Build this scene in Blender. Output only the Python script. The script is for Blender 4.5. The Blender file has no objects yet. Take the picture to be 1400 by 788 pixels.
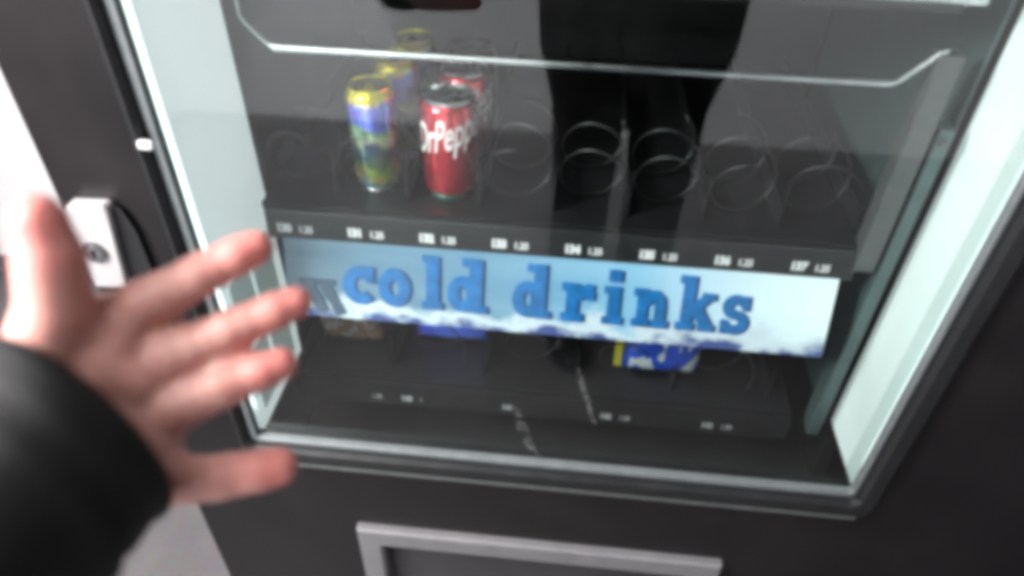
import bpy, bmesh, math, random
from mathutils import Vector, Matrix
random.seed(7)
sc = bpy.context.scene
COL = sc.collection

# ------------------------------------------------------------------ camera
def cam_axes(pitch, yaw, roll):
    f = Vector((math.sin(yaw)*math.cos(pitch), math.cos(yaw)*math.cos(pitch), -math.sin(pitch)))
    r = Vector((math.cos(yaw), -math.sin(yaw), 0.0)); u = r.cross(f)
    return (r*math.cos(roll)+u*math.sin(roll)), (-r*math.sin(roll)+u*math.cos(roll)), f
CR, CU, CF = cam_axes(math.radians(39.82), math.radians(-4.797), math.radians(1.426))
CAM = Vector((0.0446, -0.6904, 1.3498))
cd = bpy.data.cameras.new('camera'); cam = bpy.data.objects.new('camera', cd); COL.objects.link(cam)
m = Matrix((CR, CU, -CF)).transposed().to_4x4(); m.translation = CAM; cam.matrix_world = m
cd.sensor_width = 36.0; cd.lens = 36.0*980.8/1400.0; cd.clip_start = 0.02; cd.clip_end = 60
cd.dof.use_dof = True; cd.dof.focus_distance = 0.90; cd.dof.aperture_fstop = 2.5
sc.camera = cam
# ------------------------------------------------------------------ world, lamps, exposure
w = bpy.data.worlds.new('World'); sc.world = w; w.use_nodes = True
w.node_tree.nodes['Background'].inputs[0].default_value = (0.93, 0.95, 1.0, 1)
w.node_tree.nodes['Background'].inputs[1].default_value = 0.10
def area(name, loc, target, size, power, color, spread=180):
    l = bpy.data.lights.new(name, 'AREA'); l.energy = power; l.color = color; l.shape = 'RECTANGLE'
    l.size, l.size_y = size; l.spread = math.radians(spread)
    o = bpy.data.objects.new(name, l); COL.objects.link(o); o.location = loc
    o.rotation_euler = (Vector(target)-Vector(loc)).to_track_quat('-Z', 'Y').to_euler()
    return o
area('ceiling_lamp', (-0.70, -0.92, 2.40), (-0.60, -0.50, 0.0), (1.2, 0.8), 27, (1.0, 0.97, 0.95))
area('added_left_lamp', (-1.02, -0.76, 1.66), (-0.55, -0.25, 1.05), (0.40, 0.40), 56, (1.0, 0.97, 0.96))  # unseen lamp added to brighten the left door edge and the hand
area('added_wall_wash', (-0.9, -1.10, 2.6), (-0.9, -2.10, 0.42), (1.6, 0.3), 44, (0.95, 0.98, 1.0), 50)  # unseen pair of lamps added to brighten the wall mirrored in the glass
area('added_wall_wash', (1.1, -1.10, 2.6), (1.1, -2.10, 0.42), (1.6, 0.3), 17, (0.97, 0.98, 1.0), 50)
vs = sc.view_settings; vs.view_transform = 'Standard'; vs.look = 'None'; vs.exposure = 0.0; vs.gamma = 1.0
sc.render.engine = 'CYCLES'
sc.cycles.filter_width = 5.6
sc.cycles.max_bounces = 10; sc.cycles.transparent_max_bounces = 16
sc.cycles.use_denoising = True

# ------------------------------------------------------------------ materials
def node_mat(name):
    mt = bpy.data.materials.new(name); mt.use_nodes = True
    nt = mt.node_tree; return mt, nt, nt.nodes['Principled BSDF']
def N(nt, t, **kw):
    n = nt.nodes.new(t)
    for k, v in kw.items(): setattr(n, k, v)
    return n
def surf(name, col, rough=0.5, metal=0.0, var=0.12, scale=30.0, bump=0.0, bscale=200.0, spec=0.5, emit=None, estr=0.0, coat=0.0):
    mt, nt, b = node_mat(name)
    tc = N(nt, 'ShaderNodeTexCoord'); no = N(nt, 'ShaderNodeTexNoise'); no.inputs['Scale'].default_value = scale
    no.inputs['Detail'].default_value = 5
    nt.links.new(tc.outputs['Object'], no.inputs['Vector'])
    r = N(nt, 'ShaderNodeValToRGB')
    r.color_ramp.elements[0].position = 0.3; r.color_ramp.elements[1].position = 0.7
    r.color_ramp.elements[0].color = (*[c*(1-var) for c in col], 1); r.color_ramp.elements[1].color = (*[min(1, c*(1+var)) for c in col], 1)
    nt.links.new(no.outputs['Fac'], r.inputs[0]); nt.links.new(r.outputs[0], b.inputs['Base Color'])
    mr = N(nt, 'ShaderNodeMapRange'); mr.inputs['To Min'].default_value = max(0.02, rough-0.08); mr.inputs['To Max'].default_value = min(1, rough+0.08)
    nt.links.new(no.outputs['Fac'], mr.inputs['Value']); nt.links.new(mr.outputs[0], b.inputs['Roughness'])
    b.inputs['Metallic'].default_value = metal; b.inputs['Specular IOR Level'].default_value = spec
    b.inputs['Coat Weight'].default_value = coat
    if bump:
        n2 = N(nt, 'ShaderNodeTexNoise'); n2.inputs['Scale'].default_value = bscale; n2.inputs['Detail'].default_value = 4
        nt.links.new(tc.outputs['Object'], n2.inputs['Vector'])
        bp = N(nt, 'ShaderNodeBump'); bp.inputs['Strength'].default_value = bump; bp.inputs['Distance'].default_value = 0.002
        nt.links.new(n2.outputs['Fac'], bp.inputs['Height']); nt.links.new(bp.outputs[0], b.inputs['Normal'])
    if emit:
        b.inputs['Emission Color'].default_value = (*emit, 1); b.inputs['Emission Strength'].default_value = estr
    return mt
M = {}
M['door'] = surf('door_paint', (0.0118, 0.0105, 0.0114), 0.42, 0, 0.22, 14, 0.2, 900, spec=0.18)
M['cabinet'] = surf('cabinet_paint', (0.05, 0.046, 0.048), 0.5, 0, 0.1, 12)
M['liner'] = surf('dark_liner', (0.009, 0.0095, 0.0105), 0.5, 0, 0.15, 20)
M['gasket'] = surf('black_rubber', (0.010, 0.009, 0.011), 0.5, 0, 0.2, 40)
M['frame'] = surf('frame_plastic', (0.012, 0.013, 0.014), 0.36, 0, 0.2, 40)
M['trim'] = surf('aluminium_trim', (0.19, 0.21, 0.215), 0.42, 0.4, 0.1, 60)
M['steel'] = surf('steel_wire', (0.62, 0.64, 0.65), 0.22, 1.0, 0.1, 60)
M['coilsteel'] = surf('coil_wire', (0.055, 0.057, 0.058), 0.36, 0.9, 0.15, 60)
M['post'] = surf('grey_post', (0.085, 0.09, 0.09), 0.45, 0.3, 0.12, 50)
M['rail'] = surf('green_grey_rail', (0.075, 0.11, 0.11), 0.35, 0.3, 0.15, 40)
M['traymetal'] = surf('tray_black', (0.010, 0.0105, 0.0115), 0.4, 0.1, 0.15, 40)
M['strip'] = surf('label_strip_black', (0.012, 0.0125, 0.013), 0.35, 0, 0.15, 60)
M['white_ink'] = surf('label_ink', (0.72, 0.73, 0.74), 0.5, 0, 0.05, 60)
M['silver'] = surf('delivery_silver', (0.21, 0.205, 0.215), 0.42, 0.25, 0.08, 35, 0.1, 600)
M['flap'] = surf('flap_plastic', (0.035, 0.034, 0.037), 0.4, 0, 0.15, 25)
M['lock_ring'] = surf('lock_ring', (0.10, 0.095, 0.10), 0.4, 0.5)
M['lock'] = surf('lock_chrome', (0.45, 0.435, 0.44), 0.38, 0.35, 0.06, 50)
M['black'] = surf('black_plastic', (0.008, 0.008, 0.009), 0.45, 0, 0.2, 50)
M['panel'] = surf('lit_panel', (0.66, 0.74, 0.74), 0.4, 0, 0.10, 7, emit=(0.90, 1.0, 1.0), estr=0.58)
M['panelR'] = surf('lit_panel_bright', (0.66, 0.74, 0.73), 0.4, 0, 0.10, 7, emit=(0.86, 1.0, 0.98), estr=0.30)
M['panel2'] = surf('lit_strip', (0.55, 0.64, 0.62), 0.5, 0, 0.04, 9, emit=(0.78, 1.0, 0.95), estr=0.16)
M['white_plastic'] = surf('white_plastic', (0.55, 0.54, 0.56), 0.35, 0, 0.03, 30)
M['wall'] = surf('wall_paint', (0.80, 0.79, 0.80), 0.7, 0, 0.03, 2.5, 0.2, 120)
M['skirt'] = surf('skirting_paint', (0.14, 0.11, 0.14), 0.5, 0, 0.1, 20)
M['coat'] = surf('coat_fabric', (0.006, 0.006, 0.0075), 0.75, 0, 0.3, 60, 0.5, 500)
M['trousers'] = surf('trouser_fabric', (0.012, 0.012, 0.015), 0.8, 0, 0.3, 80, 0.4, 700)
M['shoe'] = surf('shoe_leather', (0.02, 0.02, 0.02), 0.4, 0, 0.2, 60)
M['hair'] = surf('hair', (0.03, 0.02, 0.015), 0.5, 0, 0.3, 120, 0.6, 400)
M['can_red'] = surf('can_red', (0.66, 0.016, 0.034), 0.17, 0.82, 0.08, 40, coat=1.0)
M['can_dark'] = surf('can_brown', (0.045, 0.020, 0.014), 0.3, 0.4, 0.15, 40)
M['alu'] = surf('can_aluminium', (0.55, 0.57, 0.57), 0.28, 1.0, 0.08, 60)
M['green_rim'] = surf('can_base_green', (0.06, 0.16, 0.13), 0.35, 0.7, 0.1, 60)
M['can_white'] = surf('can_white_print', (0.90, 0.89, 0.89), 0.2, 0.3, 0.03, 60)
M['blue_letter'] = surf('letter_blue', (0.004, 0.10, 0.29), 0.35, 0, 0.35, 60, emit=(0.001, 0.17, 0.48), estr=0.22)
M['navy_letter'] = surf('letter_navy', (0.008, 0.045, 0.15), 0.4, 0, 0.10, 60)
M['grey_letter'] = surf('letter_slate', (0.05, 0.085, 0.13), 0.4, 0, 0.12, 60)
M['sign_edge'] = surf('sign_backing', (0.05, 0.055, 0.06), 0.5, 0, 0.1, 40)

def glass_mat():
    mt = bpy.data.materials.new('window_glass'); mt.use_nodes = True; nt = mt.node_tree
    for n in list(nt.nodes): nt.nodes.remove(n)
    out = N(nt, 'ShaderNodeOutputMaterial'); mix = N(nt, 'ShaderNodeMixShader')
    tr = N(nt, 'ShaderNodeBsdfTransparent'); tr.inputs[0].default_value = (0.955, 0.985, 0.975, 1)
    gl = N(nt, 'ShaderNodeBsdfGlossy'); gl.inputs['Roughness'].default_value = 0.012
    fr = N(nt, 'ShaderNodeFresnel'); ge = N(nt, 'ShaderNodeNewGeometry')
    mr = N(nt, 'ShaderNodeMapRange'); mr.inputs['To Min'].default_value = 1.55; mr.inputs['To Max'].default_value = 1/1.55
    nt.links.new(ge.outputs['Backfacing'], mr.inputs['Value']); nt.links.new(mr.outputs[0], fr.inputs['IOR'])
    nt.links.new(fr.outputs[0], mix.inputs[0]); nt.links.new(tr.outputs[0], mix.inputs[1]); nt.links.new(gl.outputs[0], mix.inputs[2])
    # faint dust and wiped-cloth haze on the pane
    tc = N(nt, 'ShaderNodeTexCoord'); mp = N(nt, 'ShaderNodeMapping'); mp.inputs['Scale'].default_value = (9, 9, 3.5); mp.inputs['Rotation'].default_value = (0, 0.5, 0)
    nz = N(nt, 'ShaderNodeTexNoise'); nz.inputs['Scale'].default_value = 1.0; nz.inputs['Detail'].default_value = 6; nz.inputs['Roughness'].default_value = 0.65
    nt.links.new(tc.outputs['Object'], mp.inputs[0]); nt.links.new(mp.outputs[0], nz.inputs['Vector'])
    mq = N(nt, 'ShaderNodeMapRange'); mq.inputs['From Min'].default_value = 0.48; mq.inputs['From Max'].default_value = 0.80; mq.inputs['To Max'].default_value = 0.004
    nt.links.new(nz.outputs['Fac'], mq.inputs['Value'])
    df = N(nt, 'ShaderNodeBsdfDiffuse'); df.inputs[0].default_value = (0.7, 0.72, 0.74, 1); mx2 = N(nt, 'ShaderNodeMixShader')
    nt.links.new(mq.outputs[0], mx2.inputs[0]); nt.links.new(mix.outputs[0], mx2.inputs[1]); nt.links.new(df.outputs[0], mx2.inputs[2])
    nt.links.new(mx2.outputs[0], out.inputs[0]); return mt
M['glass'] = glass_mat()

def floor_mat():
    mt, nt, b = node_mat('floor_terrazzo'); tc = N(nt, 'ShaderNodeTexCoord')
    v = N(nt, 'ShaderNodeTexVoronoi'); v.inputs['Scale'].default_value = 60
    n = N(nt, 'ShaderNodeTexNoise'); n.inputs['Scale'].default_value = 5; n.inputs['Detail'].default_value = 6
    nt.links.new(tc.outputs['Object'], v.inputs['Vector']); nt.links.new(tc.outputs['Object'], n.inputs['Vector'])
    r = N(nt, 'ShaderNodeValToRGB'); r.color_ramp.elements[0].color = (0.115, 0.108, 0.112, 1); r.color_ramp.elements[1].color = (0.155, 0.148, 0.152, 1)
    r.color_ramp.elements[0].position = 0.35; r.color_ramp.elements[1].position = 0.7
    nt.links.new(n.outputs['Fac'], r.inputs[0])
    mx = N(nt, 'ShaderNodeMixRGB', blend_type='MULTIPLY'); mx.inputs[0].default_value = 0.12
    nt.links.new(r.outputs[0], mx.inputs[1]); nt.links.new(v.outputs['Color'], mx.inputs[2]); nt.links.new(mx.outputs[0], b.inputs['Base Color'])
    b.inputs['Roughness'].default_value = 0.45; return mt
M['floor'] = floor_mat()

def sign_mat():
    # printed winter sky with snow drifts and a blue lower band, plus light falloff painted dark left to pale right; Generated x along the sign, z up
    mt, nt, b = node_mat('sign_print'); tc = N(nt, 'ShaderNodeTexCoord'); sx = N(nt, 'ShaderNodeSeparateXYZ')
    nt.links.new(tc.outputs['UV'], sx.inputs[0])
    mp = N(nt, 'ShaderNodeMapping'); mp.inputs['Scale'].default_value = (13, 3.0, 1); nt.links.new(tc.outputs['UV'], mp.inputs[0])
    n = N(nt, 'ShaderNodeTexNoise'); n.inputs['Scale'].default_value = 1.0; n.inputs['Detail'].default_value = 6; nt.links.new(mp.outputs[0], n.inputs['Vector'])
    mp2 = N(nt, 'ShaderNodeMapping'); mp2.inputs['Scale'].default_value = (2.2, 2.6, 1); nt.links.new(tc.outputs['UV'], mp2.inputs[0])
    n2 = N(nt, 'ShaderNodeTexNoise'); n2.inputs['Scale'].default_value = 1.0; n2.inputs['Detail'].default_value = 3; nt.links.new(mp2.outputs[0], n2.inputs['Vector'])
    sky = N(nt, 'ShaderNodeValToRGB'); e = sky.color_ramp.elements
    e[0].position = 0.25; e[0].color = (0.12, 0.25, 0.38, 1); e[1].position = 0.75; e[1].color = (0.50, 0.66, 0.76, 1)
    nt.links.new(n2.outputs['Fac'], sky.inputs[0])
    light_ramp = N(nt, 'ShaderNodeValToRGB'); e = light_ramp.color_ramp.elements
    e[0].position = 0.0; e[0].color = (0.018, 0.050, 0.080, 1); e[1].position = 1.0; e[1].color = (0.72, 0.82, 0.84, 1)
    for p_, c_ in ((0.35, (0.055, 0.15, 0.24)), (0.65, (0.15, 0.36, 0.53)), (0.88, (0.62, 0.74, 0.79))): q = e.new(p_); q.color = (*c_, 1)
    nt.links.new(sx.outputs['X'], light_ramp.inputs[0])
    mh = N(nt, 'ShaderNodeMixRGB'); mh.inputs[0].default_value = 0.78; nt.links.new(sky.outputs[0], mh.inputs[1]); nt.links.new(light_ramp.outputs[0], mh.inputs[2]); sky = mh
    ad = N(nt, 'ShaderNodeMath', operation='MULTIPLY_ADD'); ad.inputs[1].default_value = 0.95
    nt.links.new(n.outputs['Fac'], ad.inputs[0]); nt.links.new(sx.outputs['Y'], ad.inputs[2])      # v + 0.42*noise
    snow = N(nt, 'ShaderNodeValToRGB'); e = snow.color_ramp.elements
    e[0].position = 0.62; e[0].color = (1, 1, 1, 1); e[1].position = 0.78; e[1].color = (0, 0, 0, 1); nt.links.new(ad.outputs[0], snow.inputs[0])
    m1 = N(nt, 'ShaderNodeMixRGB'); nt.links.new(snow.outputs[0], m1.inputs[0]); nt.links.new(sky.outputs[0], m1.inputs[1]); m1.inputs[2].default_value = (0.46, 0.54, 0.60, 1)
    band = N(nt, 'ShaderNodeValToRGB'); e = band.color_ramp.elements
    e[0].position = 0.46; e[0].color = (1, 1, 1, 1); e[1].position = 0.58; e[1].color = (0, 0, 0, 1); nt.links.new(ad.outputs[0], band.inputs[0])
    m2 = N(nt, 'ShaderNodeMixRGB'); nt.links.new(band.outputs[0], m2.inputs[0]); nt.links.new(m1.outputs[0], m2.inputs[1]); m2.inputs[2].default_value = (0.035, 0.060, 0.20, 1)
    nt.links.new(m2.outputs[0], b.inputs['Base Color']); b.inputs['Roughness'].default_value = 0.4
    nt.links.new(m2.outputs[0], b.inputs['Emission Color']); b.inputs['Emission Strength'].default_value = 0.20
    return mt
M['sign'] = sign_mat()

def yellow_can_mat():
    mt, nt, b = node_mat('fruit_can_print'); tc = N(nt, 'ShaderNodeTexCoord'); sx = N(nt, 'ShaderNodeSeparateXYZ')
    nt.links.new(tc.outputs['Object'], sx.inputs[0])
    n = N(nt, 'ShaderNodeTexNoise'); n.inputs['Scale'].default_value = 38; n.inputs['Detail'].default_value = 2; nt.links.new(tc.outputs['Object'], n.inputs['Vector'])
    mr = N(nt, 'ShaderNodeMath', operation='MULTIPLY_ADD'); mr.inputs[1].default_value = 0.045; nt.links.new(n.outputs['Fac'], mr.inputs[0]); nt.links.new(sx.outputs['Z'], mr.inputs[2])
    d = N(nt, 'ShaderNodeMath', operation='DIVIDE'); d.inputs[1].default_value = 0.165; nt.links.new(mr.outputs[0], d.inputs[0])
    r = N(nt, 'ShaderNodeValToRGB'); r.color_ramp.interpolation = 'EASE'; e = r.color_ramp.elements
    e[0].position = 0.0; e[0].color = (0.02, 0.30, 0.34, 1); e[1].position = 1.0; e[1].color = (0.80, 0.72, 0.03, 1)
    for p, c in ((0.22, (0.10, 0.35, 0.30)), (0.30, (0.45, 0.42, 0.08)), (0.40, (0.10, 0.20, 0.08)), (0.50, (0.04, 0.10, 0.14)), (0.58, (0.62, 0.62, 0.45)),
                 (0.66, (0.20, 0.30, 0.20)), (0.72, (0.08, 0.12, 0.60)), (0.81, (0.16, 0.24, 0.80)), (0.87, (0.80, 0.74, 0.06))):
        q = e.new(p); q.color = (*c, 1)
    nt.links.new(d.outputs[0], r.inputs[0])
    v = N(nt, 'ShaderNodeTexVoronoi'); v.inputs['Scale'].default_value = 70; nt.links.new(tc.outputs['Object'], v.inputs['Vector'])
    mx = N(nt, 'ShaderNodeMixRGB', blend_type='OVERLAY'); mx.inputs[0].default_value = 0.35; nt.links.new(r.outputs[0], mx.inputs[1]); nt.links.new(v.outputs['Color'], mx.inputs[2])
    nt.links.new(mx.outputs[0], b.inputs['Base Color']); b.inputs['Roughness'].default_value = 0.18; b.inputs['Metallic'].default_value = 0.7; b.inputs['Coat Weight'].default_value = 0.6
    return mt
M['can_yellow'] = yellow_can_mat()

def wrapper_mat(name, cols, scale):
    mt, nt, b = node_mat(name); tc = N(nt, 'ShaderNodeTexCoord')
    mp = N(nt, 'ShaderNodeMapping'); mp.inputs['Scale'].default_value = scale; nt.links.new(tc.outputs['Object'], mp.inputs[0])
    n = N(nt, 'ShaderNodeTexNoise'); n.inputs['Scale'].default_value = 1; n.inputs['Detail'].default_value = 1.5; nt.links.new(mp.outputs[0], n.inputs['Vector'])
    r = N(nt, 'ShaderNodeValToRGB'); r.color_ramp.interpolation = 'CONSTANT'; e = r.color_ramp.elements
    e[0].position = 0; e[0].color = (*cols[0], 1); e[1].position = 0.62; e[1].color = (*cols[-1], 1)
    for i, c in enumerate(cols[1:-1]): q = e.new(0.42+0.1*i); q.color = (*c, 1)
    nt.links.new(n.outputs['Fac'], r.inputs[0]); nt.links.new(r.outputs[0], b.inputs['Base Color']); b.inputs['Roughness'].default_value = 0.28
    return mt
M['wrap_blue'] = wrapper_mat('wrapper_blue', [(0.08, 0.14, 0.92), (0.10, 0.20, 0.95), (0.15, 0.40, 0.98)], (20, 20, 10))
M['wrap_mix'] = wrapper_mat('wrapper_blue_white', [(0.50, 0.56, 0.58), (0.02, 0.07, 0.46), (0.03, 0.08, 0.52), (0.60, 0.68, 0.58)], (38, 14, 16))
M['wrap_brown'] = wrapper_mat('wrapper_brown', [(0.16, 0.09, 0.055), (0.26, 0.25, 0.24), (0.22, 0.12, 0.07), (0.30, 0.20, 0.14)], (42, 30, 22))
M['wrap_yellow'] = surf('wrapper_yellow', (0.45, 0.42, 0.03), 0.4)

# ------------------------------------------------------------------ helpers
def link(name, me, mat, parent=None, smooth=False):
    o = bpy.data.objects.new(name, me); COL.objects.link(o)
    if mat is not None: me.materials.append(M[mat] if isinstance(mat, str) else mat)
    if parent is not None: o.parent = parent
    if smooth:
        for p in me.polygons: p.use_smooth = True
    return o
def obj(name, bm, mat, parent=None, smooth=False):
    me = bpy.data.meshes.new(name); bmesh.ops.recalc_face_normals(bm, faces=bm.faces[:]); bm.to_mesh(me); bm.free()
    return link(name, me, mat, parent, smooth)
def thing(name, label, cat, loc=(0, 0, 0), group=None, kind=None):
    o = bpy.data.objects.new(name, None); COL.objects.link(o); o.location = loc; o.empty_display_size = 0.05
    tag(o, label, cat, group, kind); return o
def tag(o, label=None, cat=None, group=None, kind=None):
    for k, v in (('label', label), ('category', cat), ('group', group), ('kind', kind)):
        if v: o[k] = v
    return o
def box(bm, x0, x1, y0, y1, z0, z1, bevel=0.0):
    vs_ = [bm.verts.new((x, y, z)) for x in (x0, x1) for y in (y0, y1) for z in (z0, z1)]
    fs = [bm.faces.new([vs_[i] for i in q]) for q in ((0, 1, 3, 2), (4, 6, 7, 5), (0, 4, 5, 1), (2, 3, 7, 6), (0, 2, 6, 4), (1, 5, 7, 3))]
    if bevel:
        es = list({e for f in fs for e in f.edges})
        bmesh.ops.bevel(bm, geom=es, offset=bevel, segments=2, profile=0.6, affect='EDGES')
def B(name, mat, parent, *dims, bevel=0.0, smooth=False):
    bm = bmesh.new(); box(bm, *dims, bevel=bevel); return obj(name, bm, mat, parent, smooth)
def prism(bm, pts, y0, y1):
    """extrude a 2D polygon in (x, z) from y0 (front) to y1 (back)"""
    a = [bm.verts.new((x, y0, z)) for x, z in pts]; b = [bm.verts.new((x, y1, z)) for x, z in pts]
    n = len(pts); bm.faces.new(a); bm.faces.new(b[::-1])
    for i in range(n): bm.faces.new((a[i], b[i], b[(i+1) % n], a[(i+1) % n]))
def rrect(x0, x1, z0, z1, r, n=6):
    out = []
    for cx, cz, a0 in ((x1-r, z1-r, 0), (x0+r, z1-r, 90), (x0+r, z0+r, 180), (x1-r, z0+r, 270)):
        for k in range(n+1):
            a = math.radians(a0+90*k/n); out.append((cx+r*math.cos(a), cz+r*math.sin(a)))
    return out
def ring(bm, outer, inner, y0, y1, ch=0.003):
    """rectangular ring with chamfered front edges; outer/inner = (x0,x1,z0,z1,r)"""
    def inset(t, d): return (t[0]+d, t[1]-d, t[2]+d, t[3]-d, max(0.001, t[4]-d))
    loops = []
    for (t, y) in ((outer, y1), (outer, y0+ch), (inset(outer, ch), y0), (inset(inner, -ch), y0), (inner, y0+ch), (inner, y1)):
        loops.append([bm.verts.new((x, y, z)) for x, z in rrect(*t)])
    n = len(loops[0])
    for a, b in zip(loops, loops[1:]+loops[:1]):
        for i in range(n): bm.faces.new((a[i], a[(i+1) % n], b[(i+1) % n], b[i]))
def tube(bm, pts, r, seg=8, caps=True):
    pts = [Vector(p) for p in pts]; loops = []; prev = None
    for i, p in enumerate(pts):
        t = (pts[min(i+1, len(pts)-1)]-pts[max(i-1, 0)]).normalized()
        if prev is None:
            ref = Vector((0, 0, 1)) if abs(t.z) < 0.9 else Vector((0, 1, 0)); nrm = t.cross(ref).normalized()
        else:
            nrm = (prev-t*prev.dot(t)).normalized()
        prev = nrm; bn = t.cross(nrm); rr = r[i] if isinstance(r, (list, tuple)) else r
        loops.append([bm.verts.new(p+(nrm*math.cos(2*math.pi*k/seg)+bn*math.sin(2*math.pi*k/seg))*rr) for k in range(seg)])
    for a, b in zip(loops, loops[1:]):
        for k in range(seg): bm.faces.new((a[k], a[(k+1) % seg], b[(k+1) % seg], b[k]))
    if caps: bm.faces.new(loops[0][::-1]); bm.faces.new(loops[-1])
def lathe(bm, prof, seg=32, z0=0.0):
    loops = []
    for r, z in prof:
        loops.append([bm.verts.new((r*math.cos(2*math.pi*k/seg), r*math.sin(2*math.pi*k/seg), z0+z)) for k in range(seg)])
    for a, b in zip(loops, loops[1:]):
        for k in range(seg): bm.faces.new((a[k], a[(k+1) % seg], b[(k+1) % seg], b[k]))
    bm.faces.new(loops[0][::-1]); bm.faces.new(loops[-1])
def text_mesh(s, size, bold=0.0, extrude=0.0):
    cu = bpy.data.curves.new('txt', 'FONT'); cu.body = s; cu.size = size; cu.offset = bold; cu.extrude = extrude
    cu.resolution_u = 3
    o = bpy.data.objects.new('txt', cu); COL.objects.link(o); dg = bpy.context.evaluated_depsgraph_get()
    me = bpy.data.meshes.new_from_object(o.evaluated_get(dg)); bpy.data.objects.remove(o); bpy.data.curves.remove(cu)
    return me

# ------------------------------------------------------------------ the setting
def sheet(name, mat, pts):
    bm = bmesh.new(); bm.faces.new([bm.verts.new(p) for p in pts]); o = obj(name, bm, mat); o['kind'] = 'structure'; return o
sheet('floor', 'floor', [(-4, -2.1, 0), (4, -2.1, 0), (4, 0.85, 0), (-4, 0.85, 0)])
o = B('wall_behind_machine', 'wall', None, -4, 4, 0.82, 0.92, 0.0, 3.0); o['kind'] = 'structure'
B('skirting_board', 'skirt', o, -4, 4, 0.805, 0.8185, 0.002, 0.065, bevel=0.003)
o = B('wall_opposite_machine', 'wall', None, -4, 4, -2.22, -2.10, 0.0, 3.0); o['kind'] = 'structure'

# ------------------------------------------------------------------ vending machine
VM = thing('vending_machine', 'dark grey glass-fronted drinks vending machine with lit white side panels', 'vending machine', (0, 0, 0))
XL, XR, YD = -0.4725, 0.80, -0.115
# cabinet shell
bm = bmesh.new()
box(bm, XL+0.004, XL+0.03, -0.060, 0.72, 0.09, 1.79); box(bm, XR-0.03, XR-0.004, -0.060, 0.72, 0.09, 1.79)
box(bm, XL+0.03, XR-0.03, 0.70, 0.72, 0.09, 1.79); box(bm, XL+0.03, XR-0.03, -0.060, 0.70, 1.765, 1.79); box(bm, XL+0.03, XR-0.03, -0.060, 0.70, 0.09, 0.115)
obj('cabinet', bm, 'cabinet', VM)
for x in (XL+0.06, XR-0.10):
    for y in (0.0, 0.62): B('foot', 'black', VM, x, x+0.04, y, y+0.04, 0.0, 0.09, bevel=0.004)
# inner liner (dark compartment)
bm = bmesh.new()
box(bm, -0.372, -0.356, 0.075, 0.58, 0.40, 1.70); box(bm, 0.462, 0.478, 0.032, 0.58, 0.40, 1.70)
box(bm, -0.372, 0.478, 0.58, 0.60, 0.40, 1.70); box(bm, -0.356, 0.462, -0.060, 0.58, 0.385, 0.40); box(bm, -0.356, 0.462, -0.06, 0.58, 1.70, 1.715)
obj('inner_liner', bm, 'liner', VM)
# door skin, one sheet-metal panel with window and delivery openings
bm = bmesh.new()
for d in ((XL, -0.360, 0.09, 1.79), (0.464, XR, 0.09, 1.79), (-0.360, 0.464, 0.345, 0.536), (-0.360, 0.464, 1.52, 1.79),
          (-0.360, -0.205, 0.09, 0.345), (0.290, 0.464, 0.09, 0.345), (-0.205, 0.290, 0.09, 0.125)):
    box(bm, d[0], d[1], YD, -0.066, d[2], d[3])
bmesh.ops.remove_doubles(bm, verts=bm.verts[:], dist=1e-5)
obj('door', bm, 'door', VM)
# window frame, trim, glass
FO = (-0.366, 0.4705, 0.530, 1.545, 0.022); FI = (-0.3535, 0.4450, 0.5605, 1.51, 0.012)
bm = bmesh.new(); ring(bm, FO, FI, -0.124, -0.098, 0.005); obj('window_frame', bm, 'frame', VM)
TO = (-0.3532, 0.4447, 0.5608, 1.509, 0.012); TI = (-0.3425, 0.4385, 0.5705, 1.50, 0.006)
bm = bmesh.new(); ring(bm, TO, TI, -0.1135, -0.1035, 0.0015); obj('window_trim', bm, 'trim', VM)
GP = B('glass_pane', 'glass', VM, -0.352, 0.4435, -0.1030, -0.0985, 0.562, 1.508)
def streak_mat():
    mt, nt, b = node_mat('glass_streak'); tc = N(nt, 'ShaderNodeTexCoord'); n = N(nt, 'ShaderNodeTexNoise'); n.inputs['Scale'].default_value = 90; n.inputs['Detail'].default_value = 4
    nt.links.new(tc.outputs['Object'], n.inputs['Vector'])
    r = N(nt, 'ShaderNodeMapRange'); r.inputs['From Min'].default_value = 0.38; r.inputs['From Max'].default_value = 0.75; r.inputs['To Max'].default_value = 0.16
    nt.links.new(n.outputs['Fac'], r.inputs['Value']); nt.links.new(r.outputs[0], b.inputs['Alpha'])
    b.inputs['Base Color'].default_value = (0.75, 0.75, 0.76, 1); b.inputs['Roughness'].default_value = 0.8; return mt
M['pale_streak'] = streak_mat()
for path in ([(0.003, 0.668, .002), (0.008, 0.645, .006), (0.015, 0.620, .008), (0.022, 0.598, .006), (0.030, 0.580, .004), (0.040, 0.571, .002)],
             [(0.075, 0.745, .002), (0.082, 0.715, .004), (0.090, 0.690, .003), (0.097, 0.665, .003), (0.105, 0.645, .001)]):
    bm = bmesh.new(); L = [bm.verts.new((x-w_, -0.1034, z)) for x, z, w_ in path]; R_ = [bm.verts.new((x+w_, -0.1034, z)) for x, z, w_ in path]
    for i in range(len(path)-1): bm.faces.new((L[i], R_[i], R_[i+1], L[i+1]))
    obj('pale_streak', bm, 'pale_streak', GP)  # thin pale streak on the pane, alpha varied by noise
# grey strip standing in for the highlight along the frame's lower edge
B('sill_highlight', 'post', VM, -0.345, 0.450, -0.1275, -0.1245, 0.5325, 0.5385, bevel=0.001)
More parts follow.
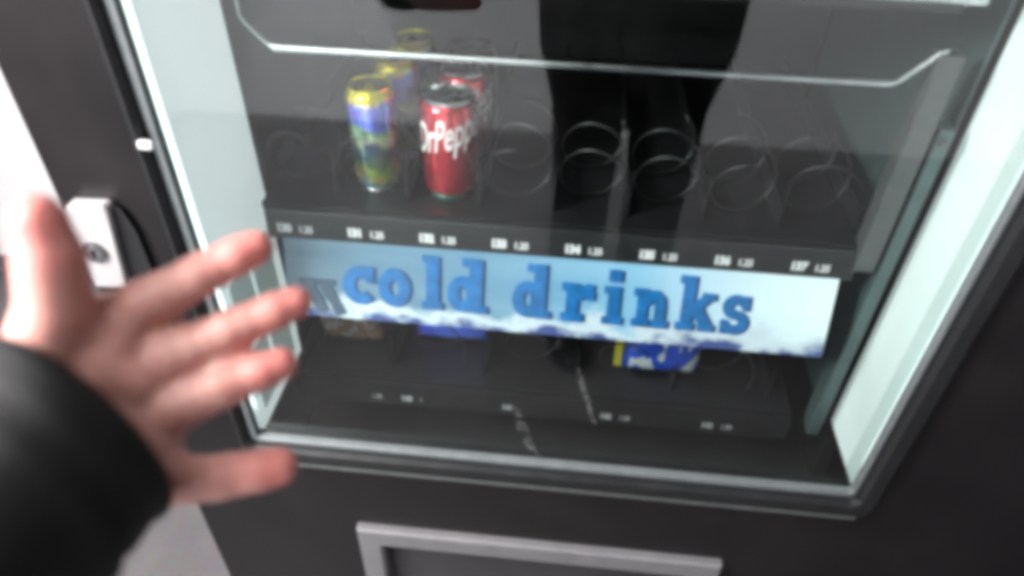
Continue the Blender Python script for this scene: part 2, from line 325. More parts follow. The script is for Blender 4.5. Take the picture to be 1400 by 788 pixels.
# lit side panels: left
bm = bmesh.new()
box(bm, -0.362, -0.345, -0.087, 0.072, 0.555, 1.52, bevel=0.002)
lp = obj('light_panel', bm, 'panel', VM)
for z0, z1 in ((0.70, 0.80), (0.585, 0.685)):
    for y0, y1 in ((-0.075, -0.022), (-0.012, 0.045)):
        bm = bmesh.new(); prism(bm, [(y0, z0), (y1, z0), (y1, z1), (y0, z1)], 0, 0.004)
        bmesh.ops.rotate(bm, verts=bm.verts[:], cent=(0, 0, 0), matrix=Matrix.Rotation(math.radians(90), 3, 'Z'))
        for v in bm.verts: v.co.x = -0.3446 + (0.0025 if v.co.x > -0.002 else 0.0)
        obj('cover_plate', bm, 'panel2', lp)
# right
bm = bmesh.new(); box(bm, 0.449, 0.461, -0.060, 0.024, 0.552, 1.52, bevel=0.002); obj('light_panel', bm, 'panelR', VM)
bm = bmesh.new(); box(bm, 0.4475, 0.461, -0.0885, -0.0605, 0.556, 1.52, bevel=0.001); obj('light_strip', bm, 'panel2', VM)
M['led'] = surf('led_strip', (0.8, 0.85, 0.85), 0.5, emit=(0.90, 1.0, 0.99), estr=9.0)
B('led_strip', 'led', VM, 0.4462, 0.4495, -0.0982, -0.0948, 0.60, 1.50)
B('led_strip', 'led', VM, -0.3565, -0.3530, -0.0980, -0.0945, 0.60, 1.50)
# clip on the left edge of the glass
bm = bmesh.new(); box(bm, -0.356, -0.341, -0.131, -0.1245, 1.013, 1.022, bevel=0.003)
obj('glass_clip', bm, 'white_plastic', VM)
# uprights on the right of the trays
B('upright_post', 'post', VM, 0.3800, 0.4040, -0.006, 0.016, 0.842, 1.096, bevel=0.002)
bm = bmesh.new(); box(bm, 0.411, 0.428, 0.000, 0.028, 0.545, 1.02, bevel=0.002); up = obj('tray_upright', bm, 'rail', VM)
bm = bmesh.new()
tube(bm, [(0.4195, -0.0005, 1.006), (0.4195, -0.005, 1.006)], 0.0045, 12)
obj('bolt', bm, 'post', up)
B('side_liner', 'rail', VM, 0.4405, 0.4440, 0.030, 0.50, 0.545, 1.52)
# anti-tip wire across the can tops
pts = [(-0.292, 0, 1.20), (-0.2915, 0, 1.096)]
for k in range(1, 6): pts.append((-0.2915+0.026*k/6, 0, 1.096-0.030*(k/6)**0.9))
pts += [(-0.262, 0, 1.0655), (0.0, 0, 1.0650), (0.345, 0, 1.0655), (0.354, 0, 1.0685), (0.382, 0.0, 1.097), (0.388, 0.0, 1.100)]
bm = bmesh.new(); tube(bm, pts, [0.0012]*2+[0.0018]*5+[0.0038]*3+[0.0028]*3, 10); obj('retaining_wire', bm, 'steel', VM, True)

# trays ------------------------------------------------------------
XC = [-0.275+0.0875*i for i in range(8)]
def coil_mesh(r=0.039, wire=0.0012, turns=2, pitch=0.066):
    bm = bmesh.new(); pts = []
    n = turns*28
    for k in range(n+1):
        a = 2*math.pi*k/28; pts.append((r*math.cos(a+0.6), pitch*k/28, r*math.sin(a+0.6)))
    tube(bm, pts, wire, 6); me = bpy.data.meshes.new('coil'); bm.to_mesh(me); bm.free()
    for p in me.polygons: p.use_smooth = True
    me.materials.append(M['coilsteel']); return me
COIL = coil_mesh()
def tray(zf, xcs, label_list, coils=True, ink='white_ink'):
    """tray with its floor top at zf"""
    t = B('tray', 'traymetal', VM, -0.318, 0.384, 0.004, 0.50, zf-0.008, zf)
    # front label strip, slightly tilted face
    bm = bmesh.new(); prof = [(-0.004, zf-0.046), (0.003, zf-0.046), (0.003, zf-0.006), (0.000, zf-0.005), (-0.001, zf-0.010)]
    a = [bm.verts.new((-0.315, y, z)) for y, z in prof]; b = [bm.verts.new((0.3845, y, z)) for y, z in prof]
    bm.faces.new(a); bm.faces.new(b[::-1])
    for i in range(5): bm.faces.new((a[i], b[i], b[(i+1) % 5], a[(i+1) % 5]))
    obj('label_strip', bm, 'strip', t)
    for x in [xcs[0]-(xcs[1]-xcs[0])/2]+[c+(xcs[1]-xcs[0])/2 for c in xcs]:
        B('divider', 'traymetal', t, x-0.0008, x+0.0008, 0.03, 0.49, zf+0.0005, zf+0.028)
        B('divider_tip', 'coilsteel', t, x-0.0009, x+0.0009, 0.0265, 0.0295, zf+0.0005, zf+0.062)
    if coils:
        for c in xcs:
            o = bpy.data.objects.new('coil', COIL); COL.objects.link(o); o.parent = t; o.location = (c, 0.022, zf+0.043); 
            o.rotation_euler = (0, random.uniform(-1.2, 1.2), 0)
    for x, s1, s2, sz in label_list:
        for s, dx, bold, q in ((s1, 0.0, 0.0012, 1.0), (s2, 0.0275, 0.0006, 0.82)):
            if not s: continue
            me = text_mesh(s, 0.0155*sz*q, bold)
            for v in me.vertices:
                X, Y = v.co.x, v.co.y; v.co = (x+dx+X*0.80, -0.0047-(0.0 if Y > 0.003 else 0.0006), zf-0.034+Y)
            link('price_label', me, ink, t)
    return t
tray(0.872, XC, [(-0.302+i*0.0875, str(130+i), '1.25', 1.0) for i in range(8)])
ut = tray(1.182, XC, [])
B('tray_lip', 'steel', ut, -0.300, 0.398, -0.013, -0.0045, 1.146, 1.1545, bevel=0.0015)
XC2 = [-0.255+0.135*i for i in range(5)]
M['dim_ink'] = surf('label_ink_shaded', (0.30, 0.30, 0.31), 0.5)  # label ink darkened, the lower tray's shade put into its colour
lt = tray(0.580, XC2, [(-0.243, '', '1.50', 0.9), (-0.172, '140', '1', 0.9), (-0.024, '141', '', 0.9), (0.118, '142', '1.50', 0.9), (0.262, '143', '1.50', 0.9)], True, 'dim_ink')

# sign --------------------------------------------------------------
SA = Vector((-0.297, -0.035, 0.730)); SV = Vector((0, 0.031, 0.098)); SL = SV.length; SV.normalize(); SN = Vector((1, 0, 0)).cross(SV) # SN points forward-up
SW = 0.668
def onsign(u, v, h): return SA+Vector((u, 0, 0))+SV*v+SN*h
if SN.y > 0: SN = -SN
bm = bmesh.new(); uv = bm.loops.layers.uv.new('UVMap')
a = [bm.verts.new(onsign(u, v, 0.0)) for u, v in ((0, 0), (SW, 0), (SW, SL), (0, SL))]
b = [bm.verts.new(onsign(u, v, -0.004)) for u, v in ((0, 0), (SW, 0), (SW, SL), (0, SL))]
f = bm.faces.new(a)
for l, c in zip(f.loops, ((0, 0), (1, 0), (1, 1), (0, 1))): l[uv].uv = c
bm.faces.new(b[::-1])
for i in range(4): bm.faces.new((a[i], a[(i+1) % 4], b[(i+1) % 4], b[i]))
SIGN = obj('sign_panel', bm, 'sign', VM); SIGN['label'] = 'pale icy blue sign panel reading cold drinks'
def arcpts(cx, cy, rx, ry, a0, a1, n=14):
    return [(cx+rx*math.cos(math.radians(a0+(a1-a0)*k/n)), cy+ry*math.sin(math.radians(a0+(a1-a0)*k/n))) for k in range(n+1)]
def ribbon(path, wd, closed=False):
    """quads of a thick polyline"""
    L = []; R = []; n = len(path)
    for i, p in enumerate(path):
        q0 = path[(i-1) % n] if (closed or i > 0) else p; q1 = path[(i+1) % n] if (closed or i < n-1) else p
        tx, ty = q1[0]-q0[0], q1[1]-q0[1]; ln = math.hypot(tx, ty) or 1; nx, ny = -ty/ln, tx/ln
        ww = wd[i] if isinstance(wd, list) else wd
        L.append((p[0]+nx*ww/2, p[1]+ny*ww/2)); R.append((p[0]-nx*ww/2, p[1]-ny*ww/2))
    rng = range(n if closed else n-1)
    return [[L[i], L[(i+1) % n], R[(i+1) % n], R[i]] for i in rng]
def R4(x0, x1, y0, y1): return [[(x0, y0), (x1, y0), (x1, y1), (x0, y1)]]
GL = {
 'c': (0.82, [ribbon(arcpts(0.44, 0.5, 0.30, 0.36, 48, 318), 0.30), R4(0.60, 0.80, 0.58, 1.0)]),
 'o': (0.84, [ribbon(arcpts(0.42, 0.5, 0.28, 0.36, 0, 360, 24)[:-1], 0.30, True)]),
 'l': (0.50, [R4(0.10, 0.44, 0.0, 1.42), R4(0.0, 0.12, 1.24, 1.42), R4(-0.02, 0.54, 0.0, 0.20)]),
 'd': (1.00, [ribbon(arcpts(0.36, 0.48, 0.24, 0.34, 0, 360, 24)[:-1], 0.28, True), R4(0.52, 0.84, 0.0, 1.42), R4(0.34, 0.54, 1.22, 1.42), R4(0.80, 0.98, 0.0, 0.20)]),
 'r': (0.84, [R4(0.10, 0.42, 0.0, 1.0), R4(-0.02, 0.12, 0.80, 1.0), R4(-0.02, 0.56, 0.0, 0.20), ribbon([(0.40, 0.62), (0.50, 0.80), (0.64, 0.86), (0.78, 0.84)], [0.20, 0.26, 0.30, 0.30]), R4(0.62, 0.82, 0.58, 0.80)]),
 'i': (0.42, [R4(0.08, 0.40, 0.0, 1.0), R4(-0.03, 0.10, 0.80, 1.0), R4(-0.04, 0.50, 0.0, 0.20), R4(0.06, 0.40, 1.12, 1.42)]),
 'n': (0.92, [R4(0.08, 0.36, 0.0, 1.0), R4(-0.03, 0.10, 0.80, 1.0), R4(-0.03, 0.44, 0.0, 0.20), ribbon([(0.30, 0.66), (0.42, 0.82), (0.56, 0.85), (0.68, 0.74), (0.70, 0.55)], 0.28), R4(0.56, 0.84, 0.0, 0.58), R4(0.50, 0.94, 0.0, 0.20)]),
 'k': (0.98, [R4(0.08, 0.38, 0.0, 1.42), R4(-0.03, 0.10, 1.22, 1.42), R4(-0.03, 0.44, 0.0, 0.20), ribbon([(0.34, 0.48), (0.76, 0.94)], 0.24), R4(0.58, 0.92, 0.82, 1.0), ribbon([(0.46, 0.60), (0.80, 0.08)], 0.30), R4(0.56, 0.98, 0.0, 0.18)]),
 's': (0.76, [ribbon(arcpts(0.38, 0.70, 0.24, 0.20, 20, 250, 10)+arcpts(0.36, 0.30, 0.26, 0.20, 70, -160, 10), 0.25), R4(0.54, 0.70, 0.62, 1.0), R4(0.02, 0.18, 0.0, 0.36)]),
 'y': (0.95, [ribbon([(0.08, 0.95), (0.52, 0.08)], 0.28), ribbon([(0.50, 0.98), (0.92, 0.02)], 0.26), R4(-0.04, 0.34, 0.84, 1.0), R4(0.38, 0.80, 0.86, 1.0)]),
}
def letter(ch, u0, u1, v0, unit, mat, smat):
    wd, strokes = GL[ch]; sxx = (u1-u0)/wd
    def build(name, dx, dy, h, m_, par):
        bm = bmesh.new(); k = 0
        for st in strokes:
            h2 = h+0.00012*(k % 6); k += 1
            for q in st:
                pts = [(u0+sxx*x+dx, max(v0+unit*y+dy, 0.0005)) for x, y in q]
                a = [bm.verts.new(onsign(u, v, h2)) for u, v in pts]; b = [bm.verts.new(onsign(u, v, 0.0003)) for u, v in pts]
                bm.faces.new(a); bm.faces.new(b[::-1])
                for i in range(4): bm.faces.new((a[i], b[i], b[(i+1) % 4], a[(i+1) % 4]))
        return obj(name, bm, m_, par)
    build('letter', 0, 0, 0.0022, mat, SIGN)
    if smat: build('letter_shadow', 0.0036, -0.0010, 0.0010, smat, SIGN)
for ch, u0, u1 in (('c', .0735, .1138), ('o', .1185, .1585), ('l', .1740, .1975), ('d', .2060, .2565), ('d', .2868, .3345), ('r', .3470, .3870),
                   ('i', .3985, .4180), ('n', .4345, .4760), ('k', .4875, .5330), ('s', .5390, .5735)):
    letter(ch, u0, u1, 0.0225, 0.050, 'blue_letter', 'navy_letter')
letter('y', 0.0200, 0.0720, 0.0040, 0.0465, 'grey_letter', None)

# delivery door -----------------------------------------------------
bm = bmesh.new(); ring(bm, (-0.2265, 0.3115, 0.105, 0.3900, 0.003), (-0.190, 0.275, 0.14, 0.350, 0.002), -0.128, -0.070, 0.004); dd = obj('delivery_frame', bm, 'silver', VM)
B('delivery_flap', 'flap', VM, -0.189, 0.274, -0.100, -0.094, 0.142, 0.349, bevel=0.002)
# lock ---------------------------------------------------------------
bm = bmesh.new(); prism(bm, [(-0.4625, 0.836), (-0.4255, 0.838), (-0.4125, 0.938), (-0.4150, 0.9445), (-0.4540, 0.9430), (-0.4585, 0.938)], -0.131, -0.1145)
bmesh.ops.bevel(bm, geom=bm.edges[:], offset=0.0015, segments=2, affect='EDGES')
lk = obj('lock_plate', bm, 'lock', VM)
bm = bmesh.new(); tube(bm, [(-0.4440, -0.1305, 0.887), (-0.4440, -0.1345, 0.887)], 0.0125, 24); cyl = obj('key_cylinder', bm, 'lock_ring', lk)
bm = bmesh.new(); tube(bm, [(-0.4440, -0.1340, 0.887), (-0.4440, -0.1348, 0.887)], 0.0088, 24); obj('key_face', bm, 'steel', lk)
bm = bmesh.new(); box(bm, -0.4460, -0.4420, -0.1356, -0.1349, 0.881, 0.893); obj('keyhole', bm, 'black', lk)
bm = bmesh.new(); pr = [(-0.4245, 0.834), (-0.4110, 0.9435), (-0.4035, 0.936), (-0.3965, 0.912), (-0.3950, 0.860), (-0.3990, 0.835)]
prism(bm, pr, -0.122, -0.1148); obj('lock_shadow', bm, 'black', lk)  # black slab standing in for the shadow beside the lock plate

# ------------------------------------------------------------------ cans
def can(name, label, x, y, zf, r, h, mat, rim='alu', base='alu', cat='can', text=None, group=None):
    t = thing(name, label, cat, (x, y, zf), group)
    bm = bmesh.new()
    lathe(bm, [(r*0.82, 0.006), (r*0.93, 0.010), (r, 0.016), (r, h-0.016), (r*0.95, h-0.010), (r*0.87, h-0.004)], 36); obj('can_body', bm, mat, t, True)
    bm = bmesh.new(); lathe(bm, [(r*0.70, 0.0), (r*0.76, 0.0), (r*0.83, 0.006)], 36); obj('base_rim', bm, base, t, True)
    bm = bmesh.new(); lathe(bm, [(r*0.868, h-0.004), (r*0.86, h), (r*0.81, h), (r*0.78, h-0.004), (r*0.30, h-0.0045)], 36); top = obj('lid', bm, rim, t)
    bm = bmesh.new(); box(bm, -0.006, 0.006, -0.014, 0.006, h-0.004, h-0.0025, bevel=0.0007); obj('pull_tab', bm, rim, top)
    if text:
        for s, zz, sz, a0, slant in text:
            me = text_mesh(s, sz, 0.0008)
            xs = [v.co.x for v in me.vertices]; mid = (min(xs)+max(xs))/2
            for v in me.vertices:
                X, Y = v.co.x-mid, v.co.y; X = X*0.44+Y*slant; th = X/r+a0
                v.co = ((r+0.0006)*math.sin(th), -(r+0.0006)*math.cos(th), zz+Y+X*0.30)
            link('lettering', me, 'can_white', t)
    return t
ZF = 0.872
PT = [('DrPepper', 0.074, 0.054, 0.22, 0.10)]
can('drink_can', 'slim yellow and blue fruit print can at the front of its coil', XC[1]+0.001, 0.062, ZF+0.001, 0.0290, 0.132, 'can_yellow', 'can_yellow', 'alu')
can('drink_can', 'yellow and blue fruit print can second in line behind the front one', XC[1]+0.012, 0.145, ZF+0.001, 0.0285, 0.132, 'can_yellow', 'can_yellow', 'alu')
can('drink_can', 'yellow topped can third in line above the retaining wire', XC[1]+0.020, 0.212, ZF+0.001, 0.0285, 0.132, 'can_yellow', 'can_yellow', 'alu')
can('drink_can', 'red soda can with white lettering and green base, front of its coil', XC[2]+0.004, 0.061, ZF+0.001, 0.0335, 0.1265, 'can_red', 'alu', 'green_rim', text=PT)
can('drink_can', 'red soda can with white lettering, second behind the front red can', XC[2]+0.010, 0.146, ZF+0.001, 0.0330, 0.1235, 'can_red', 'alu', 'green_rim', text=[('DrPepper', 0.074, 0.054, 0.85, 0.10)])
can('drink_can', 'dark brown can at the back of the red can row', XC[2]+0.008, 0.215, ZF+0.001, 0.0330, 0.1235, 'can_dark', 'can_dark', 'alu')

# snack packets on the lower tray
def packet(name, label, x, y, z, wd, dp, ht, mat, group, seal='wrap_yellow', side=False):
    t = thing(name, label, 'packet', (x, y, z), group)
    bm = bmesh.new(); nx, nz = 12, 8
    def grid(sgn):
        g = []
        for j in range(nz+1):
            row = []
            for i in range(nx+1):
                u, v = i/nx*2-1, j/nz*2-1
                th = (max(0, (1-abs(u)**3.0))*max(0, (1-abs(v)**3.0)))**0.6
                row.append(bm.verts.new((u*wd/2+random.uniform(-1, 1)*0.0008, sgn*dp/2*th+random.uniform(-1, 1)*0.0006, (v+1)/2*ht)))
            g.append(row)
        return g
    for sgn in (-1, 1):
        g = grid(sgn)
        for j in range(nz):
            for i in range(nx): bm.faces.new((g[j][i], g[j][i+1], g[j+1][i+1], g[j+1][i]))
    bmesh.ops.remove_doubles(bm, verts=bm.verts[:], dist=0.0012)
    obj('bag', bm, mat, t, True)
    bm = bmesh.new()
    if side:
        box(bm, -wd/2-0.012, -wd/2-0.001, -0.002, 0.002, 0.004, ht-0.002)
    else:
        box(bm, -wd/2, wd/2, -0.001, 0.001, ht-0.003, ht+0.008)
    obj('seal', bm, seal, t)
    return t
packet('snack_packet', 'bright blue snack packet on the lower tray under the letters', -0.112, 0.098, 0.5815, 0.108, 0.034, 0.105, 'wrap_blue', None, 'wrap_blue')
packet('snack_packet', 'blue and white snack packet with a yellow end on the lower tray', 0.200, 0.066, 0.5815, 0.108, 0.034, 0.110, 'wrap_mix', None, 'wrap_yellow', True)
packet('snack_packet', 'dull brown and grey snack packet at the left of the lower tray', -0.262, 0.080, 0.5815, 0.092, 0.03, 0.10, 'wrap_brown', None, 'wrap_brown')

# ------------------------------------------------------------------ person
def capsule(bm, p, q, ra, rb, seg=14, hs=5):
    p, q = Vector(p), Vector(q); t = (q-p); L = t.length; t = t.normalized() if L > 1e-6 else Vector((0, 0, 1))
    ref = Vector((0, 0, 1)) if abs(t.z) < 0.9 else Vector((0, 1, 0)); n = t.cross(ref).normalized(); b = t.cross(n)
    rings = []
    for k in range(hs): a = math.pi/2*k/hs; rings.append((p-t*ra*math.cos(a), ra*math.sin(a)))
    for k in range(hs, -1, -1): a = math.pi/2*k/hs; rings.append((q+t*rb*math.cos(a), rb*math.sin(a)))
    loops = []
    for c, r in rings:
        if r < 1e-6: loops.append([bm.verts.new(c)])
        else: loops.append([bm.verts.new(c+(n*math.cos(2*math.pi*k/seg)+b*math.sin(2*math.pi*k/seg))*r) for k in range(seg)])
    for A_, B_ in zip(loops, loops[1:]):
        for k in range(seg):
            k2 = (k+1) % seg
            if len(A_) == 1: bm.faces.new((A_[0], B_[k2], B_[k]))
            elif len(B_) == 1: bm.faces.new((A_[k], A_[k2], B_[0]))
            else: bm.faces.new((A_[k], A_[k2], B_[k2], B_[k]))
def ellipsoid(bm, c, r, seg=20, rot=None):
    mt = Matrix.Translation(c) @ (rot.to_4x4() if rot else Matrix.Identity(4)) @ Matrix.Diagonal((*r, 1))
    bmesh.ops.create_uvsphere(bm, u_segments=seg, v_segments=seg//2, radius=1.0, matrix=mt)
def chain(bm, pts, rs):
    for i in range(len(pts)-1): capsule(bm, pts[i], pts[i+1], rs[i], rs[i+1])
def remeshed(name, bm, voxel, smooth_it, mat, parent, fac=0.5):
    bmesh.ops.recalc_face_normals(bm, faces=bm.faces[:])
    me = bpy.data.meshes.new('tmp'); bm.to_mesh(me); bm.free()
    o = bpy.data.objects.new('tmp', me); COL.objects.link(o)
    r = o.modifiers.new('r', 'REMESH'); r.mode = 'VOXEL'; r.voxel_size = voxel
    s = o.modifiers.new('s', 'SMOOTH'); s.factor = fac; s.iterations = smooth_it
    dg = bpy.context.evaluated_depsgraph_get(); dg.update()
    me2 = bpy.data.meshes.new_from_object(o.evaluated_get(dg)); me2.name = name
    bpy.data.objects.remove(o); bpy.data.meshes.remove(me); me2.materials.clear()
    return link(name, me2, mat, parent, True)
def V3(px, py, t):                       # a point of the hand, measured as a direction and a distance from the viewer
    return CAM+(CR*((px-700)/980.8)-CU*((py-394)/980.8)+CF)*t

PC = Vector((0.165, -0.97, 0))           # where the person stands
P = thing('person', 'person in a black coat reaching an open left hand towards the glass', 'person', (PC.x, PC.y, 0))
def loc(v): return Vector(v)-Vector((PC.x, PC.y, 0))
W0 = V3(30, 640, 0.352)                 # wrist
CUFF = V3(98, 598, 0.345); ELB = CUFF+CR*(-0.085)+CU*(-0.130)+CF*(-0.170); SHL = Vector((-0.020, -0.960, 1.405)); SHR = Vector((0.350, -0.960, 1.405))
fing = {
 'index':  ([V3(150, 440, .372), V3(240, 395, .372), V3(305, 360, .374), V3(350, 339, .378)], [.0125, .0108, .0096, .0082]),
 'middle': ([V3(185, 508, .378), V3(278, 467, .380), V3(350, 436, .384), V3(404, 414, .389)], [.0125, .0106, .0097, .0083]),
 'ring':   ([V3(200, 575, .380), V3(278, 542, .380), V3(335, 517, .382), V3(384, 498, .386)], [.0120, .0104, .0094, .0082]),
 'little': ([V3(205, 655, .378), V3(275, 656, .378), V3(330, 648, .379), V3(382, 638, .380)], [.0124, .0112, .0104, .0090]),
}
thumb = ([V3(40, 535, .352), V3(76, 428, .346), V3(68, 352, .338), V3(52, 303, .332)], [.0205, .0180, .0162, .0132])
tips = [loc(v[0][-1]) for v in fing.values()]+[loc(thumb[0][-1])]
bm = bmesh.new()
for nme, (pts, rs) in fing.items():
    pts = [loc(p) for p in pts]; rs = [r*1.17 for r in rs]; chain(bm, pts, rs)
    # joint pads: flesh between the creases
    for i in range(3):
        mid = (pts[i]+pts[i+1])/2-CF*0.0015; ellipsoid(bm, mid, (rs[i]*0.98,)*3, 12)
    capsule(bm, loc(W0), pts[0], 0.020, rs[0]+0.001)
pts, rs = [loc(p) for p in thumb[0]], thumb[1]
chain(bm, pts, rs); capsule(bm, loc(W0), pts[0], 0.022, rs[0]); capsule(bm, pts[0], loc(V3(120, 500, .365)), .0165, .013)
capsule(bm, pts[1], loc(V3(150, 465, .368)), .0135, .0135)
for a, b in (('index', 'middle'), ('middle', 'ring'), ('ring', 'little')):
    pa, pb = loc(fing[a][0][0]), loc(fing[b][0][0]); capsule(bm, pa, pb, .0125, .0120)
    pa2 = pa.lerp(loc(fing[a][0][1]), 0.22); pb2 = pb.lerp(loc(fing[b][0][1]), 0.22); capsule(bm, pa2, pb2, .0085, .0085)
capsule(bm, loc(V3(90, 640, .362)), loc(V3(190, 652, .374)), .018, .0145)
capsule(bm, loc(V3(222, 590, .380)), loc(V3(222, 640, .379)), .0110, .0115)
capsule(bm, loc(V3(120, 560, .362)), loc(V3(205, 610, .375)), .018, .0140)
capsule(bm, loc(V3(110, 490, .360)), loc(V3(185, 520, .372)), .019, .0150)
capsule(bm, loc(V3(120, 520, .360)), loc(V3(160, 455, .368)), .018, .0140)
# arms, torso, head, legs
chain(bm, [loc(W0), loc(ELB), loc(SHL)], [0.026, 0.038, 0.048])
HR = Vector((0.085, -0.775, 1.295)); ELR = Vector((0.400, -0.860, 1.130))
chain(bm, [loc(HR), loc(ELR), loc(SHR)], [0.027, 0.040, 0.048])
ellipsoid(bm, loc(HR), (0.045, 0.020, 0.042), 16)
for k in range(4): chain(bm, [loc(HR)+Vector((-0.030, -0.004, 0.030-0.020*k)), loc(HR)+Vector((-0.052, 0.016, 0.030-0.020*k)), loc(HR)+Vector((-0.040, 0.034, 0.028-0.020*k))], [0.010, 0.009, 0.008])
chain(bm, [loc(HR)+Vector((0.010, -0.012, 0.030)), loc(HR)+Vector((-0.012, -0.020, 0.055))], [0.012, 0.010])
chain(bm, [loc((0.165, -0.975, 0.95)), loc((0.165, -0.985, 1.18)), loc((0.165, -0.975, 1.36))], [0.125, 0.115, 0.120])
capsule(bm, loc(SHL), loc(SHR), 0.06, 0.06); capsule(bm, loc((0.165, -0.975, 1.40)), loc((0.163, -0.960, 1.53)), 0.06, 0.052)
HC = loc((0.160, -0.945, 1.635)); ellipsoid(bm, HC, (0.074, 0.092, 0.112), 28)
ellipsoid(bm, HC+Vector((0, 0.035, -0.055)), (0.050, 0.055, 0.058), 20); capsule(bm, HC+Vector((0, 0.090, 0.005)), HC+Vector((0, 0.104, -0.022)), 0.008, 0.012)
for s in (-1, 1):
    ellipsoid(bm, HC+Vector((s*0.076, -0.004, -0.010)), (0.008, 0.018, 0.030), 14)
    ellipsoid(bm, HC+Vector((s*0.030, 0.080, 0.010)), (0.014, 0.010, 0.009), 12)
capsule(bm, HC+Vector((-0.020, 0.086, -0.052)), HC+Vector((0.020, 0.086, -0.052)), 0.006, 0.006)
for s in (-1, 1):
    chain(bm, [loc((0.165+s*0.09, -0.97, 0.90)), loc((0.165+s*0.085, -0.955, 0.50)), loc((0.165+s*0.085, -0.985, 0.10))], [0.085, 0.055, 0.042])
    capsule(bm, loc((0.165+s*0.085, -0.99, 0.06)), loc((0.165+s*0.095, -0.86, 0.045)), 0.040, 0.034)
body = remeshed('body', bm, 0.0026, 6, None, P)
# skin tint: fingertips redder than palm
me = body.data; ca = me.color_attributes.new('flush', 'FLOAT_COLOR', 'POINT')
vals = []
for v in me.vertices:
    d = min((v.co-t).length for t in tips) if v.co.z > 0.9 else 1.0
    k = max(0.0, 1-d/0.035); vals += [k, k, k, 1]
ca.data.foreach_set('color', vals)
def skin_mat():
    mt, nt, b = node_mat('skin'); at = N(nt, 'ShaderNodeAttribute', attribute_name='flush'); tc = N(nt, 'ShaderNodeTexCoord')
    n = N(nt, 'ShaderNodeTexNoise'); n.inputs['Scale'].default_value = 45; n.inputs['Detail'].default_value = 5; nt.links.new(tc.outputs['Object'], n.inputs['Vector'])
    base = N(nt, 'ShaderNodeValToRGB'); e = base.color_ramp.elements
    e[0].position = 0.3; e[0].color = (0.60, 0.30, 0.265, 1); e[1].position = 0.72; e[1].color = (0.72, 0.41, 0.365, 1); nt.links.new(n.outputs['Fac'], base.inputs[0])
    mx = N(nt, 'ShaderNodeMixRGB'); mx.inputs[2].default_value = (0.68, 0.19, 0.175, 1)
    mu = N(nt, 'ShaderNodeMath', operation='MULTIPLY'); mu.inputs[1].default_value = 0.85; nt.links.new(at.outputs['Fac'], mu.inputs[0])
    nt.links.new(mu.outputs[0], mx.inputs[0]); nt.links.new(base.outputs[0], mx.inputs[1]); nt.links.new(mx.outputs[0], b.inputs['Base Color'])
    b.inputs['Roughness'].default_value = 0.5; b.inputs['Subsurface Weight'].default_value = 0.55
    b.inputs['Subsurface Radius'].default_value = (0.012, 0.004, 0.002); b.inputs['Subsurface Scale'].default_value = 1.0
    n2 = N(nt, 'ShaderNodeTexNoise'); n2.inputs['Scale'].default_value = 260; nt.links.new(tc.outputs['Object'], n2.inputs['Vector'])
    bp = N(nt, 'ShaderNodeBump'); bp.inputs['Strength'].default_value = 0.25; bp.inputs['Distance'].default_value = 0.001
    nt.links.new(n2.outputs['Fac'], bp.inputs['Height']); nt.links.new(bp.outputs[0], b.inputs['Normal'])
    return mt
co = [v.co.copy() for v in me.vertices]
for nme, (pts_, rs_) in fing.items():
    pl = [loc(p) for p in pts_]
    for q, dep in ((0.28, 0.0), (1, 0.0011), (2, 0.0009)):
        if q < 1: continue
        ax_ = (pl[q+1]-pl[q-1]).normalized()
        for i_, c_ in enumerate(co):
            if (c_-pl[q]).length < 0.018:
                d_ = c_-pl[q]; s_ = abs(d_.dot(ax_)); rad = d_-ax_*d_.dot(ax_)
                if s_ < 0.0032 and rad.length < 0.015 and rad.dot(CF) < 0: me.vertices[i_].co -= rad.normalized()*dep*(1-s_/0.0032)
me.materials.append(skin_mat())
# coat: padded, hem just below the hips
bm = bmesh.new()
chain(bm, [loc(ELB), loc(SHL)], [0.056, 0.080])
chain(bm, [loc(HR)+Vector((0.06, -0.010, -0.035)), loc(ELR), loc(SHR)], [0.050, 0.066, 0.080])
prof_ = [(1.40, 0.190, 0.12), (1.30, 0.205, 0.145), (1.10, 0.205, 0.150), (0.98, 0.208, 0.150), (0.88, 0.208, 0.150), (0.80, 0.203, 0.145), (0.72, 0.182, 0.135), (0.68, 0.172, 0.130)]
for a_, b_ in zip(prof_, prof_[1:]):
    for q_ in range(4):
        k_ = q_/4; ellipsoid(bm, loc((0.165, -0.975, a_[0]+(b_[0]-a_[0])*k_)), (a_[1]+(b_[1]-a_[1])*k_, a_[2]+(b_[2]-a_[2])*k_, 0.055), 24)
capsule(bm, loc((0.165, -0.975, 1.42)), loc((0.163, -0.965, 1.49)), 0.085, 0.075)
coat = remeshed('coat', bm, 0.006, 8, 'coat', P)
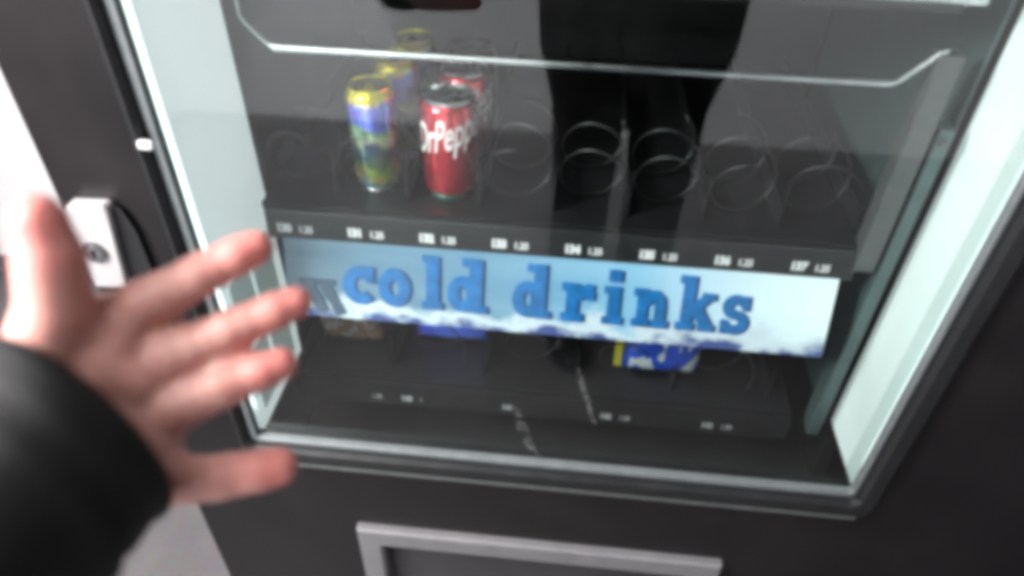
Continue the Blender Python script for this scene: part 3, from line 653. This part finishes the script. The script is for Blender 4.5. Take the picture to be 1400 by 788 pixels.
# left sleeve: a padded tube with a turned-in cuff the hand comes out of
def sleeve(c, e, r_c, r_e):
    bm = bmesh.new(); ax = (c-e).normalized(); L = (c-e).length; seg = 56
    n = ax.cross(Vector((0, 0, 1))).normalized(); b = ax.cross(n); rg = random.Random(3)
    ph = [(rg.uniform(0, 6.28), rg.choice((1, 2, 2, 3)), rg.uniform(25, 70), rg.uniform(0.0014, 0.0036)) for _ in range(7)]
    rows = []
    prof = [(L*k/40, r_e+(r_c-r_e)*k/40, 1.0) for k in range(-2, 40)]+[(L-0.001, r_c, .4), (L+0.0015, r_c-0.0025, .3), (L+0.001, r_c-0.006, .3), (L-0.006, r_c-0.010, .3), (L-0.05, r_c-0.014, .3)]
    for sdist, r, wv in prof:
        row = []
        for k in range(seg):
            a = 2*math.pi*k/seg; d = sum(am*math.sin(f_*a+sdist*w_+p_) for p_, f_, w_, am in ph)*wv
            if sdist < L-0.03: d += 0.0022*abs(math.sin(sdist*55+1.2*math.sin(2*a)))
            if L-0.03 <= sdist < L-0.026: d -= 0.002
            row.append(bm.verts.new(e+ax*sdist+(n*math.cos(a)+b*math.sin(a))*(r+d)))
        rows.append(row)
    for A_, B_ in zip(rows, rows[1:]):
        for k in range(seg): bm.faces.new((A_[k], A_[(k+1) % seg], B_[(k+1) % seg], B_[k]))
    return obj('sleeve', bm, 'coat', coat, True)
sleeve(loc(CUFF), loc(ELB), 0.060, 0.064)
bm = bmesh.new()
for s in (-1, 1):
    chain(bm, [loc((0.165+s*0.085, -0.97, 0.86)), loc((0.165+s*0.085, -0.955, 0.50)), loc((0.165+s*0.085, -0.985, 0.09))], [0.098, 0.074, 0.066])
remeshed('trousers', bm, 0.007, 3, 'trousers', P)
for s in (-1, 1):
    bm = bmesh.new(); capsule(bm, loc((0.165+s*0.085, -1.00, 0.052)), loc((0.165+s*0.097, -0.845, 0.046)), 0.050, 0.044); capsule(bm, loc((0.165+s*0.085, -1.00, 0.052)), loc((0.165+s*0.085, -0.985, 0.10)), 0.05, 0.048)
    remeshed('shoe', bm, 0.005, 3, 'shoe', P)
bm = bmesh.new(); ellipsoid(bm, HC+Vector((0, -0.018, 0.022)), (0.084, 0.095, 0.108), 24); ellipsoid(bm, HC+Vector((0, 0.035, 0.085)), (0.065, 0.055, 0.035), 18)
remeshed('hair', bm, 0.006, 2, 'hair', P)
